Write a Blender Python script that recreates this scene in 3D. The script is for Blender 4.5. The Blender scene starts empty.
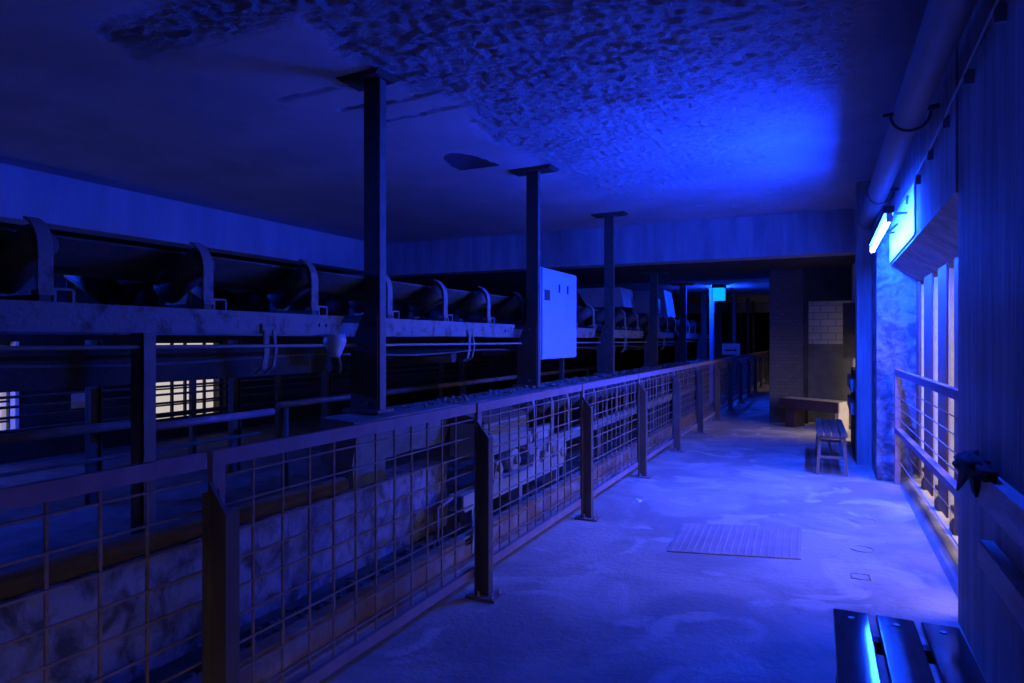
import bpy, math, random
from mathutils import Vector, Matrix, noise
random.seed(7)
S = bpy.context.scene
COL = S.collection
R = math.radians

# ------------------------------------------------------------------ materials
def mat(name, c1, c2=None, rough=.7, metal=0., nscale=6., lo=.35, hi=.65, bump=0., bscale=40., stretch=(1, 1, 1),
        emit=None, estr=0., detail=6., spec=.5, distort=0.):
    m = bpy.data.materials.new(name); m.use_nodes = True
    nt = m.node_tree; N = nt.nodes; L = nt.links
    b = N['Principled BSDF']
    b.inputs['Roughness'].default_value = rough
    b.inputs['Metallic'].default_value = metal
    b.inputs['Specular IOR Level'].default_value = spec
    b.inputs['Base Color'].default_value = (*c1, 1)
    tc = N.new('ShaderNodeTexCoord'); mp = N.new('ShaderNodeMapping')
    mp.inputs['Scale'].default_value = stretch
    L.new(tc.outputs['Object'], mp.inputs['Vector'])
    if c2 is not None:
        n = N.new('ShaderNodeTexNoise'); n.inputs['Scale'].default_value = nscale
        n.inputs['Detail'].default_value = detail; n.inputs['Roughness'].default_value = .62
        n.inputs['Distortion'].default_value = distort
        L.new(mp.outputs[0], n.inputs['Vector'])
        r = N.new('ShaderNodeValToRGB')
        r.color_ramp.elements[0].position = lo; r.color_ramp.elements[0].color = (*c1, 1)
        r.color_ramp.elements[1].position = hi; r.color_ramp.elements[1].color = (*c2, 1)
        L.new(n.outputs['Fac'], r.inputs['Fac']); L.new(r.outputs[0], b.inputs['Base Color'])
    if bump:
        n2 = N.new('ShaderNodeTexNoise'); n2.inputs['Scale'].default_value = bscale
        n2.inputs['Detail'].default_value = 8.; n2.inputs['Roughness'].default_value = .65
        L.new(mp.outputs[0], n2.inputs['Vector'])
        bp = N.new('ShaderNodeBump'); bp.inputs['Strength'].default_value = bump; bp.inputs['Distance'].default_value = .02
        L.new(n2.outputs['Fac'], bp.inputs['Height']); L.new(bp.outputs[0], b.inputs['Normal'])
    if emit:
        b.inputs['Emission Color'].default_value = (*emit, 1); b.inputs['Emission Strength'].default_value = estr
    return m

def m_floor():
    m = mat('worn_concrete_floor', (.50, .42, .37), (.33, .27, .24), rough=.62, nscale=1.1, lo=.42, hi=.58, bump=.5, bscale=22, distort=.6)
    nt = m.node_tree; N = nt.nodes; L = nt.links; b = N['Principled BSDF']
    tc = N['Texture Coordinate'] if 'Texture Coordinate' in N else N.new('ShaderNodeTexCoord')
    base = b.inputs['Base Color'].links[0].from_socket
    # pale dried patches with soft curling borders
    n = N.new('ShaderNodeTexNoise'); n.inputs['Scale'].default_value = 1.7; n.inputs['Detail'].default_value = 5; n.inputs['Distortion'].default_value = 1.2
    L.new(tc.outputs['Object'], n.inputs['Vector'])
    r = N.new('ShaderNodeValToRGB'); r.color_ramp.elements[0].position = .55; r.color_ramp.elements[1].position = .62
    r.color_ramp.elements[0].color = (0, 0, 0, 1); r.color_ramp.elements[1].color = (.8, .8, .8, 1)
    L.new(n.outputs['Fac'], r.inputs['Fac'])
    mx = N.new('ShaderNodeMix'); mx.data_type = 'RGBA'
    L.new(r.outputs[0], mx.inputs['Factor']); L.new(base, mx.inputs[6]); mx.inputs[7].default_value = (.62, .54, .49, 1)
    # dark specks and chips
    v = N.new('ShaderNodeTexNoise'); v.inputs['Scale'].default_value = 9; v.inputs['Detail'].default_value = 9; v.inputs['Roughness'].default_value = .75
    L.new(tc.outputs['Object'], v.inputs['Vector'])
    r2 = N.new('ShaderNodeValToRGB'); r2.color_ramp.elements[0].position = .30; r2.color_ramp.elements[1].position = .37
    r2.color_ramp.elements[0].color = (.10, .095, .09, 1); r2.color_ramp.elements[1].color = (1, 1, 1, 1)
    L.new(v.outputs['Fac'], r2.inputs['Fac'])
    m2 = N.new('ShaderNodeMix'); m2.data_type = 'RGBA'; m2.blend_type = 'MULTIPLY'; m2.inputs['Factor'].default_value = .8
    L.new(mx.outputs[2], m2.inputs[6]); L.new(r2.outputs[0], m2.inputs[7])
    # hairline cracks
    vo = N.new('ShaderNodeTexVoronoi'); vo.feature = 'DISTANCE_TO_EDGE'; vo.inputs['Scale'].default_value = .55
    dn = N.new('ShaderNodeTexNoise'); dn.inputs['Scale'].default_value = 2.5
    ad = N.new('ShaderNodeVectorMath'); ad.operation = 'MULTIPLY_ADD'; ad.inputs[1].default_value = (.8, .8, .8)
    L.new(tc.outputs['Object'], dn.inputs['Vector']); L.new(dn.outputs['Color'], ad.inputs[0]); L.new(tc.outputs['Object'], ad.inputs[2])
    L.new(ad.outputs[0], vo.inputs['Vector'])
    r3 = N.new('ShaderNodeValToRGB'); r3.color_ramp.elements[0].position = 0; r3.color_ramp.elements[1].position = .004
    r3.color_ramp.elements[0].color = (.82, .82, .82, 1); r3.color_ramp.elements[1].color = (1, 1, 1, 1)
    L.new(vo.outputs['Distance'], r3.inputs['Fac'])
    m3 = N.new('ShaderNodeMix'); m3.data_type = 'RGBA'; m3.blend_type = 'MULTIPLY'; m3.inputs['Factor'].default_value = 1
    L.new(m2.outputs[2], m3.inputs[6]); L.new(r3.outputs[0], m3.inputs[7]); L.new(m3.outputs[2], b.inputs['Base Color'])
    return m

def m_ceiling():
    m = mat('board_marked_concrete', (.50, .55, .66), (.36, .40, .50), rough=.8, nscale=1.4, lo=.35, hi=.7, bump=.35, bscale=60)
    nt = m.node_tree; N = nt.nodes; L = nt.links; b = N['Principled BSDF']
    tc = N['Texture Coordinate']
    w = N.new('ShaderNodeTexWave'); w.wave_type = 'BANDS'; w.bands_direction = 'X'; w.wave_profile = 'SAW'
    w.inputs['Scale'].default_value = 1.3; w.inputs['Distortion'].default_value = .5; w.inputs['Detail'].default_value = 2
    L.new(tc.outputs['Object'], w.inputs['Vector'])
    bp = N.new('ShaderNodeBump'); bp.inputs['Strength'].default_value = .6; bp.inputs['Distance'].default_value = .03
    L.new(w.outputs['Fac'], bp.inputs['Height'])
    # coarse exposed aggregate where the skin has spalled off
    at = N.new('ShaderNodeAttribute'); at.attribute_name = 'spall'
    mp2 = N.new('ShaderNodeMapping'); mp2.inputs['Scale'].default_value = (1, 1.9, 1); L.new(tc.outputs['Object'], mp2.inputs['Vector'])
    fn = N.new('ShaderNodeTexNoise'); fn.inputs['Scale'].default_value = 34; fn.inputs['Detail'].default_value = 6; fn.inputs['Roughness'].default_value = .75
    L.new(mp2.outputs[0], fn.inputs['Vector'])
    cr = N.new('ShaderNodeMapRange'); cr.inputs['From Min'].default_value = .36; cr.inputs['From Max'].default_value = .62; cr.interpolation_type = 'SMOOTHSTEP'; L.new(fn.outputs['Fac'], cr.inputs['Value'])
    mu = N.new('ShaderNodeMath'); mu.operation = 'MULTIPLY'; L.new(cr.outputs[0], mu.inputs[0]); L.new(at.outputs['Fac'], mu.inputs[1])
    b3 = N.new('ShaderNodeBump'); b3.inputs['Strength'].default_value = 1; b3.inputs['Distance'].default_value = .02
    L.new(mu.outputs[0], b3.inputs['Height'])
    L.new(b.inputs['Normal'].links[0].from_socket, b3.inputs['Normal']); L.new(b3.outputs[0], bp.inputs['Normal']); L.new(bp.outputs[0], b.inputs['Normal'])
    return m

def m_brick(name, c1, c2, mortar, scale):
    m = bpy.data.materials.new(name); m.use_nodes = True
    nt = m.node_tree; N = nt.nodes; L = nt.links; b = N['Principled BSDF']; b.inputs['Roughness'].default_value = .85
    tc = N.new('ShaderNodeTexCoord'); mp = N.new('ShaderNodeMapping'); mp.inputs['Rotation'].default_value = (R(90), 0, 0)
    L.new(tc.outputs['Object'], mp.inputs['Vector'])
    # X along the wall, Z up -> brick plane
    sp = N.new('ShaderNodeSeparateXYZ'); cb = N.new('ShaderNodeCombineXYZ'); L.new(tc.outputs['Object'], sp.inputs[0])
    ad = N.new('ShaderNodeMath'); ad.operation = 'ADD'; L.new(sp.outputs[0], ad.inputs[0]); L.new(sp.outputs[1], ad.inputs[1])
    L.new(ad.outputs[0], cb.inputs[0]); L.new(sp.outputs[2], cb.inputs[1])
    br = N.new('ShaderNodeTexBrick'); br.inputs['Scale'].default_value = scale
    br.inputs['Color1'].default_value = (*c1, 1); br.inputs['Color2'].default_value = (*c2, 1); br.inputs['Mortar'].default_value = (*mortar, 1)
    br.inputs['Brick Width'].default_value = .5; br.inputs['Row Height'].default_value = .25; br.inputs['Mortar Size'].default_value = .018
    L.new(cb.outputs[0], br.inputs['Vector']); L.new(br.outputs['Color'], b.inputs['Base Color'])
    bp = N.new('ShaderNodeBump'); bp.inputs['Strength'].default_value = .5; bp.inputs['Distance'].default_value = .01; bp.invert = True
    L.new(br.outputs['Fac'], bp.inputs['Height']); L.new(bp.outputs[0], b.inputs['Normal'])
    return m

M = dict(
    floor=m_floor(), ceil=m_ceiling(),
    yard=mat('tarred_yard', (.14, .13, .12), (.10, .095, .09), nscale=3, rough=.9),
    concrete=mat('grey_concrete', (.24, .23, .22), (.13, .125, .12), nscale=2.2, bump=.5, bscale=30, rough=.85, stretch=(1, 1, .5)),
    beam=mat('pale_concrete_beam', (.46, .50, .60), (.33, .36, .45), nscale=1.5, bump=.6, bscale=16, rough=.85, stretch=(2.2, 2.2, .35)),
    pier=mat('board_marked_pier_concrete', (.34, .33, .32), (.17, .165, .16), nscale=5, bump=.7, bscale=16, rough=.8, stretch=(1.6, 1.6, .12)),
    stone=mat('rough_render', (.30, .31, .34), (.11, .11, .12), nscale=7, lo=.4, hi=.6, bump=1.0, bscale=14, rough=.85, distort=.8),
    peel=mat('peeling_whitewash', (.25, .24, .33), (.07, .06, .07), nscale=6.5, lo=.44, hi=.62, bump=.8, bscale=22, rough=.9, stretch=(1, 1, .8), distort=.5),
    dark=mat('near_black_wall', (.035, .033, .03), (.018, .017, .016), nscale=3, bump=.4, bscale=20, rough=.95),  # near-black tone over the whole wall
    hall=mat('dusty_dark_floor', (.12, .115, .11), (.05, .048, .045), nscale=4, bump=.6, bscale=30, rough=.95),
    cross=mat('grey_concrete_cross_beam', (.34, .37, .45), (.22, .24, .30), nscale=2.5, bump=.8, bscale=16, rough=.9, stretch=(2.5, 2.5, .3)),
    dim=mat('dark_plaster', (.055, .05, .046), (.025, .024, .022), nscale=4, bump=.4, rough=.95),  # dark tone shared by slab, recess strip, partition and skirt plate
    plinth=mat('dusty_concrete_beam', (.18, .175, .17), (.09, .088, .085), nscale=5, bump=.8, bscale=26, rough=.95),
    steel=mat('dark_painted_steel', (.055, .052, .05), (.035, .03, .027), nscale=8, rough=.6, bump=.15, bscale=60),
    flange=mat('grey_painted_steel', (.12, .115, .11), (.07, .06, .055), nscale=8, rough=.6, bump=.2, bscale=60),
    girder=mat('flaking_grey_steel', (.19, .19, .20), (.09, .055, .035), nscale=9, lo=.5, hi=.66, rough=.65, bump=.4, bscale=50),
    roller=mat('worn_roller_steel', (.075, .072, .07), (.045, .042, .04), nscale=7, rough=.6, bump=.3, bscale=50),
    belt=mat('black_rubber_belt', (.10, .10, .10), (.06, .06, .06), nscale=6, rough=.8, bump=.2),
    rail=mat('weathered_red_brown_paint', (.30, .20, .26), (.22, .14, .19), nscale=9, rough=.5, bump=.12, bscale=80),
    wire=mat('rusty_mesh_wire', (.30, .19, .16), (.20, .12, .09), nscale=15, rough=.55),
    post=mat('dark_post_steel', (.12, .09, .08), (.09, .06, .05), nscale=10, rough=.5, bump=.1),
    rust=mat('rusted_steel', (.30, .15, .09), (.36, .28, .25), nscale=6, lo=.45, hi=.65, rough=.8, bump=.4, bscale=40),
    timber=mat('weathered_timber', (.20, .12, .06), (.09, .055, .03), nscale=3, bump=.6, bscale=14, rough=.9, stretch=(8, .8, 8)),
    slat=mat('wet_varnished_slat', (.19, .14, .15), (.13, .09, .10), nscale=4, rough=.06, bump=.012, bscale=70, stretch=(5, 1, 5), spec=.2),
    slat2=mat('dry_varnished_slat', (.17, .11, .08), (.11, .07, .05), nscale=4, rough=.4, bump=.12, bscale=30, stretch=(5, .6, 5)),
    legs=mat('bench_leg_wood', (.24, .17, .14), (.17, .12, .09), nscale=5, rough=.5),
    fence=mat('brown_stained_board', (.30, .14, .10), (.22, .10, .07), nscale=3, rough=.55, bump=.15, bscale=20, stretch=(5, 5, .5)),
    fframe=mat('pale_window_frame', (.55, .52, .5), (.42, .4, .38), nscale=12, rough=.6, bump=.2),
    sill=mat('sand_coloured_sill', (.55, .45, .38), (.45, .36, .3), nscale=8, rough=.8),
    kerb=mat('grey_steel_edge', (.4, .4, .42), (.3, .3, .32), nscale=5, rough=.5),
    plank=mat('grey_plank', (.45, .41, .40), (.3, .27, .26), nscale=4, rough=.6, bump=.4, bscale=20, stretch=(6, .8, 6)),
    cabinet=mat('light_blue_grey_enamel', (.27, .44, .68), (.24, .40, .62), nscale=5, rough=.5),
    black=mat('black_plastic', (.02, .02, .02), rough=.6),
    cloth=mat('black_cloth', (.02, .019, .018), (.012, .012, .012), nscale=20, rough=.9, bump=.4),
    pipe=mat('grey_pipe_lagging', (.22, .21, .21), (.17, .165, .16), nscale=5, rough=.6, bump=.1),
    cable=mat('grey_cable', (.22, .22, .22), rough=.6),
    plate=mat('rusty_tread_plate', (.44, .34, .33), (.36, .27, .25), nscale=4, rough=.5, bump=.1),
    galv=mat('galvanised_sheet', (.42, .40, .38), (.32, .30, .28), nscale=5, rough=.5, metal=.3),
    rubble=mat('grey_rubble', (.2, .19, .18), (.1, .095, .09), nscale=14, rough=.95, bump=.6),
    brick=m_brick('dusty_grey_brick', (.10, .09, .082), (.08, .07, .065), (.055, .05, .048), 4.0),
    wbrick=m_brick('pale_painted_block', (.32, .30, .28), (.27, .255, .24), (.16, .15, .14), 2.0),
    plaster=mat('grey_plaster', (.11, .10, .095), (.075, .07, .065), nscale=4, rough=.9, bump=.2),
    red=mat('dark_red_brown_wood', (.05, .022, .024), (.035, .016, .017), nscale=4, rough=.5),
    pale=mat('pale_daylit_wood', (.42, .34, .28), (.34, .27, .22), nscale=5, rough=.6),  # paleness of the box bench end is daylight put into the colour
    white=mat('white_enamel', (.85, .85, .85), rough=.5),
    paper=mat('white_paper', (.8, .8, .78), rough=.8),
    porcelain=mat('pale_blue_grey_horn', (.5, .58, .75), (.3, .36, .5), nscale=14, rough=.3),
)
BLUE = (.005, .044, 1.0)
M['tube'] = mat('blue_fluorescent_tube', (.8, .8, .8), emit=BLUE, estr=1500)
M['lens'] = mat('blue_lamp_diffuser', (.8, .8, .8), emit=(.0, .05, 1.0), estr=9)
M['tube2'] = mat('unseen_blue_tube', (.8, .8, .8), emit=(.004, .044, 1.0), estr=900)

# ------------------------------------------------------------------ mesh builder
class MB:
    def __init__(s): s.v = []; s.f = []; s.sm = []
    def add(s, vs, fs, smooth=False):
        o = len(s.v); s.v += [tuple(v) for v in vs]; s.f += [tuple(i + o for i in f) for f in fs]; s.sm += [smooth] * len(fs); return s
    def box(s, x0, x1, y0, y1, z0, z1):
        return s.add([(x0, y0, z0), (x1, y0, z0), (x1, y1, z0), (x0, y1, z0), (x0, y0, z1), (x1, y0, z1), (x1, y1, z1), (x0, y1, z1)],
                     [(3, 2, 1, 0), (4, 5, 6, 7), (0, 1, 5, 4), (1, 2, 6, 5), (2, 3, 7, 6), (3, 0, 4, 7)])
    def hexa(s, b, t):       # four bottom points, four top points, both counter-clockwise
        return s.add(list(b) + list(t), [(3, 2, 1, 0), (4, 5, 6, 7), (0, 1, 5, 4), (1, 2, 6, 5), (2, 3, 7, 6), (3, 0, 4, 7)])
    def bar(s, p, q, w, h, up=(0, 0, 1)):    # rectangular bar from p to q
        p = Vector(p); q = Vector(q); d = (q - p).normalized(); u = Vector(up)
        if abs(d.dot(u)) > .98: u = Vector((0, 1, 0))
        a = d.cross(u).normalized() * w / 2; b = a.cross(d).normalized() * h / 2
        vs = [p - a - b, p + a - b, p + a + b, p - a + b, q - a - b, q + a - b, q + a + b, q - a + b]
        return s.add(vs, [(3, 2, 1, 0), (4, 5, 6, 7), (0, 1, 5, 4), (1, 2, 6, 5), (2, 3, 7, 6), (3, 0, 4, 7)])
    def tube(s, pts, r, n=12, cap=True):
        pts = [Vector(p) for p in pts]; vs = []; fs = []; prev = None
        rs = r if isinstance(r, (list, tuple)) else [r] * len(pts)
        for i, p in enumerate(pts):
            d = (pts[min(i + 1, len(pts) - 1)] - pts[max(i - 1, 0)]).normalized()
            if prev is None:
                u = Vector((0, 0, 1)) if abs(d.z) < .9 else Vector((1, 0, 0)); a = d.cross(u).normalized()
            else: a = (prev - d * prev.dot(d)).normalized()
            prev = a; b = d.cross(a)
            for k in range(n):
                t = 2 * math.pi * k / n; vs.append(p + (a * math.cos(t) + b * math.sin(t)) * rs[i])
        for i in range(len(pts) - 1):
            for k in range(n): fs.append((i * n + k, i * n + (k + 1) % n, (i + 1) * n + (k + 1) % n, (i + 1) * n + k))
        s.add(vs, fs, True)
        if cap:
            o = len(s.v) - len(vs)
            s.f += [tuple(o + k for k in reversed(range(n))), tuple(o + (len(pts) - 1) * n + k for k in range(n))]; s.sm += [False, False]
        return s
    def prism(s, poly, axis, a, b):   # polygon in the two other axes, extruded along axis
        def P(u, v, w): return {'x': (w, u, v), 'y': (u, w, v), 'z': (u, v, w)}[axis]
        n = len(poly); vs = [P(u, v, a) for u, v in poly] + [P(u, v, b) for u, v in poly]
        fs = [tuple(reversed(range(n))), tuple(range(n, 2 * n))] + [(i, (i + 1) % n, n + (i + 1) % n, n + i) for i in range(n)]
        return s.add(vs, fs)
    def strip(s, prof, axis, a, b, th):   # bent flat bar: profile line with thickness, extruded along axis
        n = len(prof); out = []
        for i in range(n):
            p = Vector(prof[max(i - 1, 0)]); q = Vector(prof[min(i + 1, n - 1)]); d = (q - p).normalized(); out.append((prof[i][0] - d.y * th, prof[i][1] + d.x * th))
        for i in range(n - 1): s.prism([prof[i], prof[i + 1], out[i + 1], out[i]], axis, a, b)
        return s
    def rock(s, p, r):
        t = (1 + 5 ** .5) / 2
        vs = [(-1, t, 0), (1, t, 0), (-1, -t, 0), (1, -t, 0), (0, -1, t), (0, 1, t), (0, -1, -t), (0, 1, -t), (t, 0, -1), (t, 0, 1), (-t, 0, -1), (-t, 0, 1)]
        fs = [(0, 11, 5), (0, 5, 1), (0, 1, 7), (0, 7, 10), (0, 10, 11), (1, 5, 9), (5, 11, 4), (11, 10, 2), (10, 7, 6), (7, 1, 8), (3, 9, 4), (3, 4, 2), (3, 2, 6), (3, 6, 8), (3, 8, 9), (4, 9, 5), (2, 4, 11), (6, 2, 10), (8, 6, 7), (9, 8, 1)]
        k = [random.uniform(.6, 1.2) for _ in range(3)]
        return s.add([(p[0] + a * r * .55 * k[0] * random.uniform(.8, 1.2), p[1] + b * r * .55 * k[1] * random.uniform(.8, 1.2), p[2] + c * r * .4 * k[2]) for a, b, c in vs], fs)
    def build(s, name, m, parent=None, bevel=0.):
        off = wpos(parent)
        me = bpy.data.meshes.new(name); me.from_pydata([(x - off[0], y - off[1], z - off[2]) for x, y, z in s.v], [], s.f)
        me.polygons.foreach_set('use_smooth', s.sm); me.materials.append(M[m]); me.update()
        import bmesh
        bm = bmesh.new(); bm.from_mesh(me); bmesh.ops.recalc_face_normals(bm, faces=bm.faces); bm.to_mesh(me); bm.free()
        o = bpy.data.objects.new(name, me); COL.objects.link(o)
        if parent is not None: o.parent = parent
        if bevel:
            b = o.modifiers.new('edge', 'BEVEL'); b.width = bevel; b.segments = 2; b.limit_method = 'ANGLE'
        return o

def wpos(o):
    v = Vector((0, 0, 0))
    while o is not None: v += o.location; o = o.parent
    return v
def tag(o, label, cat, group=None, kind=None):
    o['label'] = label; o['category'] = cat
    if group: o['group'] = group
    if kind: o['kind'] = kind
    return o
def thing(name, label, cat, loc=(0, 0, 0), group=None):
    o = bpy.data.objects.new(name, None); COL.objects.link(o); o.location = loc; o.empty_display_size = .1
    return tag(o, label, cat, group)
def struct(o, label, cat):
    return tag(o, label, cat, kind='structure')
def dup(o, dx=0, dy=0, dz=0, parent='same'):
    c = o.copy(); COL.objects.link(c); c.location = o.location + Vector((dx, dy, dz))
    if parent != 'same': c.parent = parent
    for ch in list(o.children):
        d = ch.copy(); COL.objects.link(d); d.parent = c
        for g in list(ch.children):
            e = g.copy(); COL.objects.link(e); e.parent = d
    return c

H = 3.4          # ceiling height
# ------------------------------------------------------------------ setting: floor, ceiling, walls
struct(MB().box(-2.2, 1.3, -3.2, 48, -.2, 0).build('floor', 'floor'), 'worn grey concrete walkway floor with stains and chips', 'floor')
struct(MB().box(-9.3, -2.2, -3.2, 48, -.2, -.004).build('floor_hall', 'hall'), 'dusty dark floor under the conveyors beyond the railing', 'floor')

def make_ceiling():
    def lin(a, b, st): n = max(1, round((b - a) / st)); return [a + (b - a) * i / n for i in range(n)]
    xs = lin(-9.3, -5.2, .5) + lin(-5.2, -3.9, .06) + lin(-3.9, .66, .026) + lin(.66, 1.35, .2) + [1.35]
    ys = lin(-3.2, .9, .4) + lin(.9, 11.0, .031) + [11.0]
    vs = []; kk = []
    for y in ys:
        for x in xs:
            z = H
            if x > -5.3 and y > .85:
                # spalled, rough band above the walkway; a ragged border towards the smooth boarded part
                e = -2.86 + .28 * noise.noise((x * 1.3, y * 1.3, 3.1)) + .12 * noise.noise((x * 6, y * 6, 1.7))
                k = min(1, max(0, (x - e) / .25))
                far = min(1, max(0, (y - 1.2) / 8)); k *= 1.0 - .55 * far
                # spalled strips running across the boards near the first column
                for (yc, x0, w) in ((2.75, -4.1, .30), (3.95, -3.9, .05), (4.35, -3.8, .045), (4.7, -3.6, .04)):
                    yy = yc + .07 * noise.noise((x * 2.2, yc, .3)); d = abs(y - yy) / w
                    if x > x0 + .3 * noise.noise((y * 5, yc, 0)): k = max(k, (1 - d) * 1.2 if d < 1 else 0)
                if k > 0:
                    k = min(k, 1)
                    n = noise.noise((x * 9, y * 19, 0)); n2 = noise.noise((x * 19, y * 31, 5.)); n3 = noise.noise((x * 1.1, y * 1.6, 9.)); n4 = noise.noise((x * 4, y * 9, 2.))
                    z += k * (.022 * n + .028 * n2 + .01 * n3 + .012 * n4 + .015)
                for (cx, cy, r) in ((-1.55, 9.6, .12), (-1.2, 9.9, .1)):
                    if (x - cx) ** 2 + ((y - cy) * 2) ** 2 < r * r: z = H + .06
            kk.append(k if x > -5.3 and y > .85 else 0)
            if x < -9 or x > .8 or y < -3 or y > 10.9: z = H
            vs.append((x, y, z))
    nx = len(xs); fs = [(j * nx + i, j * nx + i + 1, (j + 1) * nx + i + 1, (j + 1) * nx + i) for j in range(len(ys) - 1) for i in range(nx - 1)]
    def hole(f):     # knocked-through opening: straight far edge, curved near edge
        x = sum(vs[k][0] for k in f) / 4; y = sum(vs[k][1] for k in f) / 4
        hx = (x + 3.45) / .25; hy = (y - 6.46) / .66
        return hy < 0 and hx * hx + hy * hy < 1
    fs = [f for f in fs if not hole(f)]
    b = MB(); b.add(vs, fs)
    b.add([(-3.95, 5.75, H + .02), (-3.1, 5.75, H + .02), (-3.1, 6.5, H + .02), (-3.95, 6.5, H + .02), (-3.95, 5.75, H + .3), (-3.1, 5.75, H + .3), (-3.1, 6.5, H + .3), (-3.95, 6.5, H + .3)],
          [(4, 5, 6, 7), (0, 1, 5, 4), (1, 2, 6, 5), (2, 3, 7, 6), (3, 0, 4, 7)])
    b.box(-9.3, 1.35, -3.2, 11, H + .5, H + .6)
    b.box(-9.3, -9.2, -3.2, 11, H, H + .55); b.box(1.25, 1.35, -3.2, 11, H, H + .55); b.box(-9.3, 1.35, -3.2, -3.1, H, H + .55)
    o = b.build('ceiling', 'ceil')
    at = o.data.attributes.new('spall', 'FLOAT', 'POINT'); at.data.foreach_set('value', kk + [0] * (len(o.data.vertices) - len(kk)))
    return o
struct(make_ceiling(), 'concrete ceiling with rough spalled area and smooth board marked area', 'ceiling')
struct(MB().box(-9.3, 1.35, 10.75, 11.15, 2.775, 3.9).build('ceiling_beam', 'cross'), 'pale concrete cross beam where the ceiling drops beyond the lamp', 'beam')
struct(MB().box(-9.3, 1.35, 11.15, 14.6, 2.78, 3.9).build('ceiling_slab', 'dim'), 'dark lower concrete slab behind the pale cross beam', 'ceiling')  # set much darker than the beam in front of it
struct(MB().box(-9.3, 1.35, 14.6, 48, 2.785, 3.9).build('ceiling_far', 'concrete'), 'concrete ceiling in the far part of the passage', 'ceiling')
struct(MB().box(-8.4, -8.0, -3.2, 10.75, 2.83, H).build('ceiling_beam', 'beam'), 'pale concrete beam running lengthwise above the belt conveyor', 'beam')
struct(MB().box(-9.2, 1.2, 24, 24.5, 2.45, H).build('ceiling_beam', 'concrete'), 'far concrete cross beam at the end of the lit passage', 'beam')

# hall wall with two windows (x = -9)
WIN = [(2.6, 4.75, .25, 1.48), (6.6, 7.88, .25, 1.5)]
def hall_wall():
    b = MB(); y = -3.2
    for (a, c, z0, z1) in WIN:
        b.box(-9.3, -9, y, a, 0, H); b.box(-9.3, -9, a, c, 0, z0); b.box(-9.3, -9, a, c, z1, H); y = c
    b.box(-9.3, -9, y, 48, 0, H)
    return b.build('wall_left', 'dark')
struct(MB().box(-9.3, -8.985, 4.71, 4.752, .25, 1.48).build('trim_4', 'white'), 'pale jamb of the hall window at the picture edge', 'trim')
struct(hall_wall(), 'dark outer wall of the conveyor hall with two low windows', 'wall')
for i, (a, c, z0, z1) in enumerate(WIN):
    w = MB(); w.box(-9.16, -9.1, a, c, z0, z0 + .05).box(-9.16, -9.1, a, c, z1 - .05, z1).box(-9.16, -9.1, a, a + .05, z0, z1).box(-9.16, -9.1, c - .05, c, z0, z1)
    o = struct(w.build('window_%d' % (i + 1), 'black'), ['bright window at the picture edge behind the conveyor', 'bright grid window low in the dark hall wall'][i], 'window')
    n = 4 if i else 5
    gb = MB()
    for k in range(1, n):
        y = a + (c - a) * (k / n + (.04 if k == 1 else -.03 if k == 2 and i else 0)); gb.box(-9.15, -9.11, y - .018, y + .018, z0, z1)
    for k in range(1, 5):
        z = z0 + (z1 - z0) * k / 5; gb.box(-9.15, -9.11, a, c, z - .012, z + .012)
    gb.build('glazing_bar', 'black', o)
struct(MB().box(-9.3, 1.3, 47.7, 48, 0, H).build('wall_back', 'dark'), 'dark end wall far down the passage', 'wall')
struct(MB().box(-9.3, 1.3, -3.2, -3.0, 0, H).build('wall_front', 'concrete'), 'concrete wall behind the viewer', 'wall')

# right-hand side: piers, lintels and bays
struct(MB().box(.64, 1.25, 1.7, 4.19, 0, H).build('wall_right', 'pier'), 'dark board marked concrete pier beside the nearest bench', 'wall')
struct(MB().box(.64, 1.25, -3.2, -2.6, 0, H).box(.64, 1.25, -2.6, 1.7, .85, H).box(.64, 1.25, -2.6, 1.7, 0, .12).box(.64, 1.25, .3, 1.7, .12, .85).build('wall_right', 'pier'), 'concrete wall with an added low daylight opening behind the viewer', 'wall')  # low opening added out of view to let daylight onto the foreground
struct(MB().prism([(.63, 2.29), (.95, 2.06), (1.1, 2.06), (1.1, H), (.63, H)], 'y', 4.19, 8.06).build('wall_lintel', 'pier'), 'concrete lintel over the boarded window behind the blue lamp', 'wall')
pz = MB()   # pier beyond the window: front block with rough face, set-back block
def rough_face(b, x0, x1, y, z0, z1, amp=.02, st=.04):
    nx = max(1, round((x1 - x0) / st)); nz = max(1, round((z1 - z0) / st)); vs = []
    for j in range(nz + 1):
        for i in range(nx + 1):
            x = x0 + (x1 - x0) * i / nx; z = z0 + (z1 - z0) * j / nz
            k = 0 if i in (0, nx) or j in (0, nz) else 1
            vs.append((x, y - k * amp * (noise.noise((x * 7, z * 5, 2)) + .6 * noise.noise((x * 17, z * 13, 4)) + .3), z))
    b.add(vs, [(j * (nx + 1) + i, j * (nx + 1) + i + 1, (j + 1) * (nx + 1) + i + 1, (j + 1) * (nx + 1) + i) for j in range(nz) for i in range(nx)])
rough_face(pz, .50, 1.0, 8.05, 0, H); pz.box(.50, 1.25, 8.06, 8.95, 0, H)
struct(pz.build('wall_pier', 'stone'), 'rough rendered pier lit bright blue beside the boarded window', 'wall')
struct(MB().box(.345, 1.25, 8.95, 9.35, 0, H).box(.475, .50, 8.93, 8.955, 0, H).build('wall_pier', 'pier'), 'set back smooth part of the pier behind the small bench', 'wall')
struct(MB().box(.6, 1.25, 9.35, 12.6, 1.6, H).box(.95, 1.25, 9.35, 12.6, 0, .1).build('wall_lintel', 'pier'), 'lintel over the open bay beside the brown box bench', 'wall')
struct(MB().box(.42, .52, 12.45, 12.95, 0, 2.78).build('trim_1', 'fframe'), 'narrow pale jamb strip at the end of the brick wall', 'trim')
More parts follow.
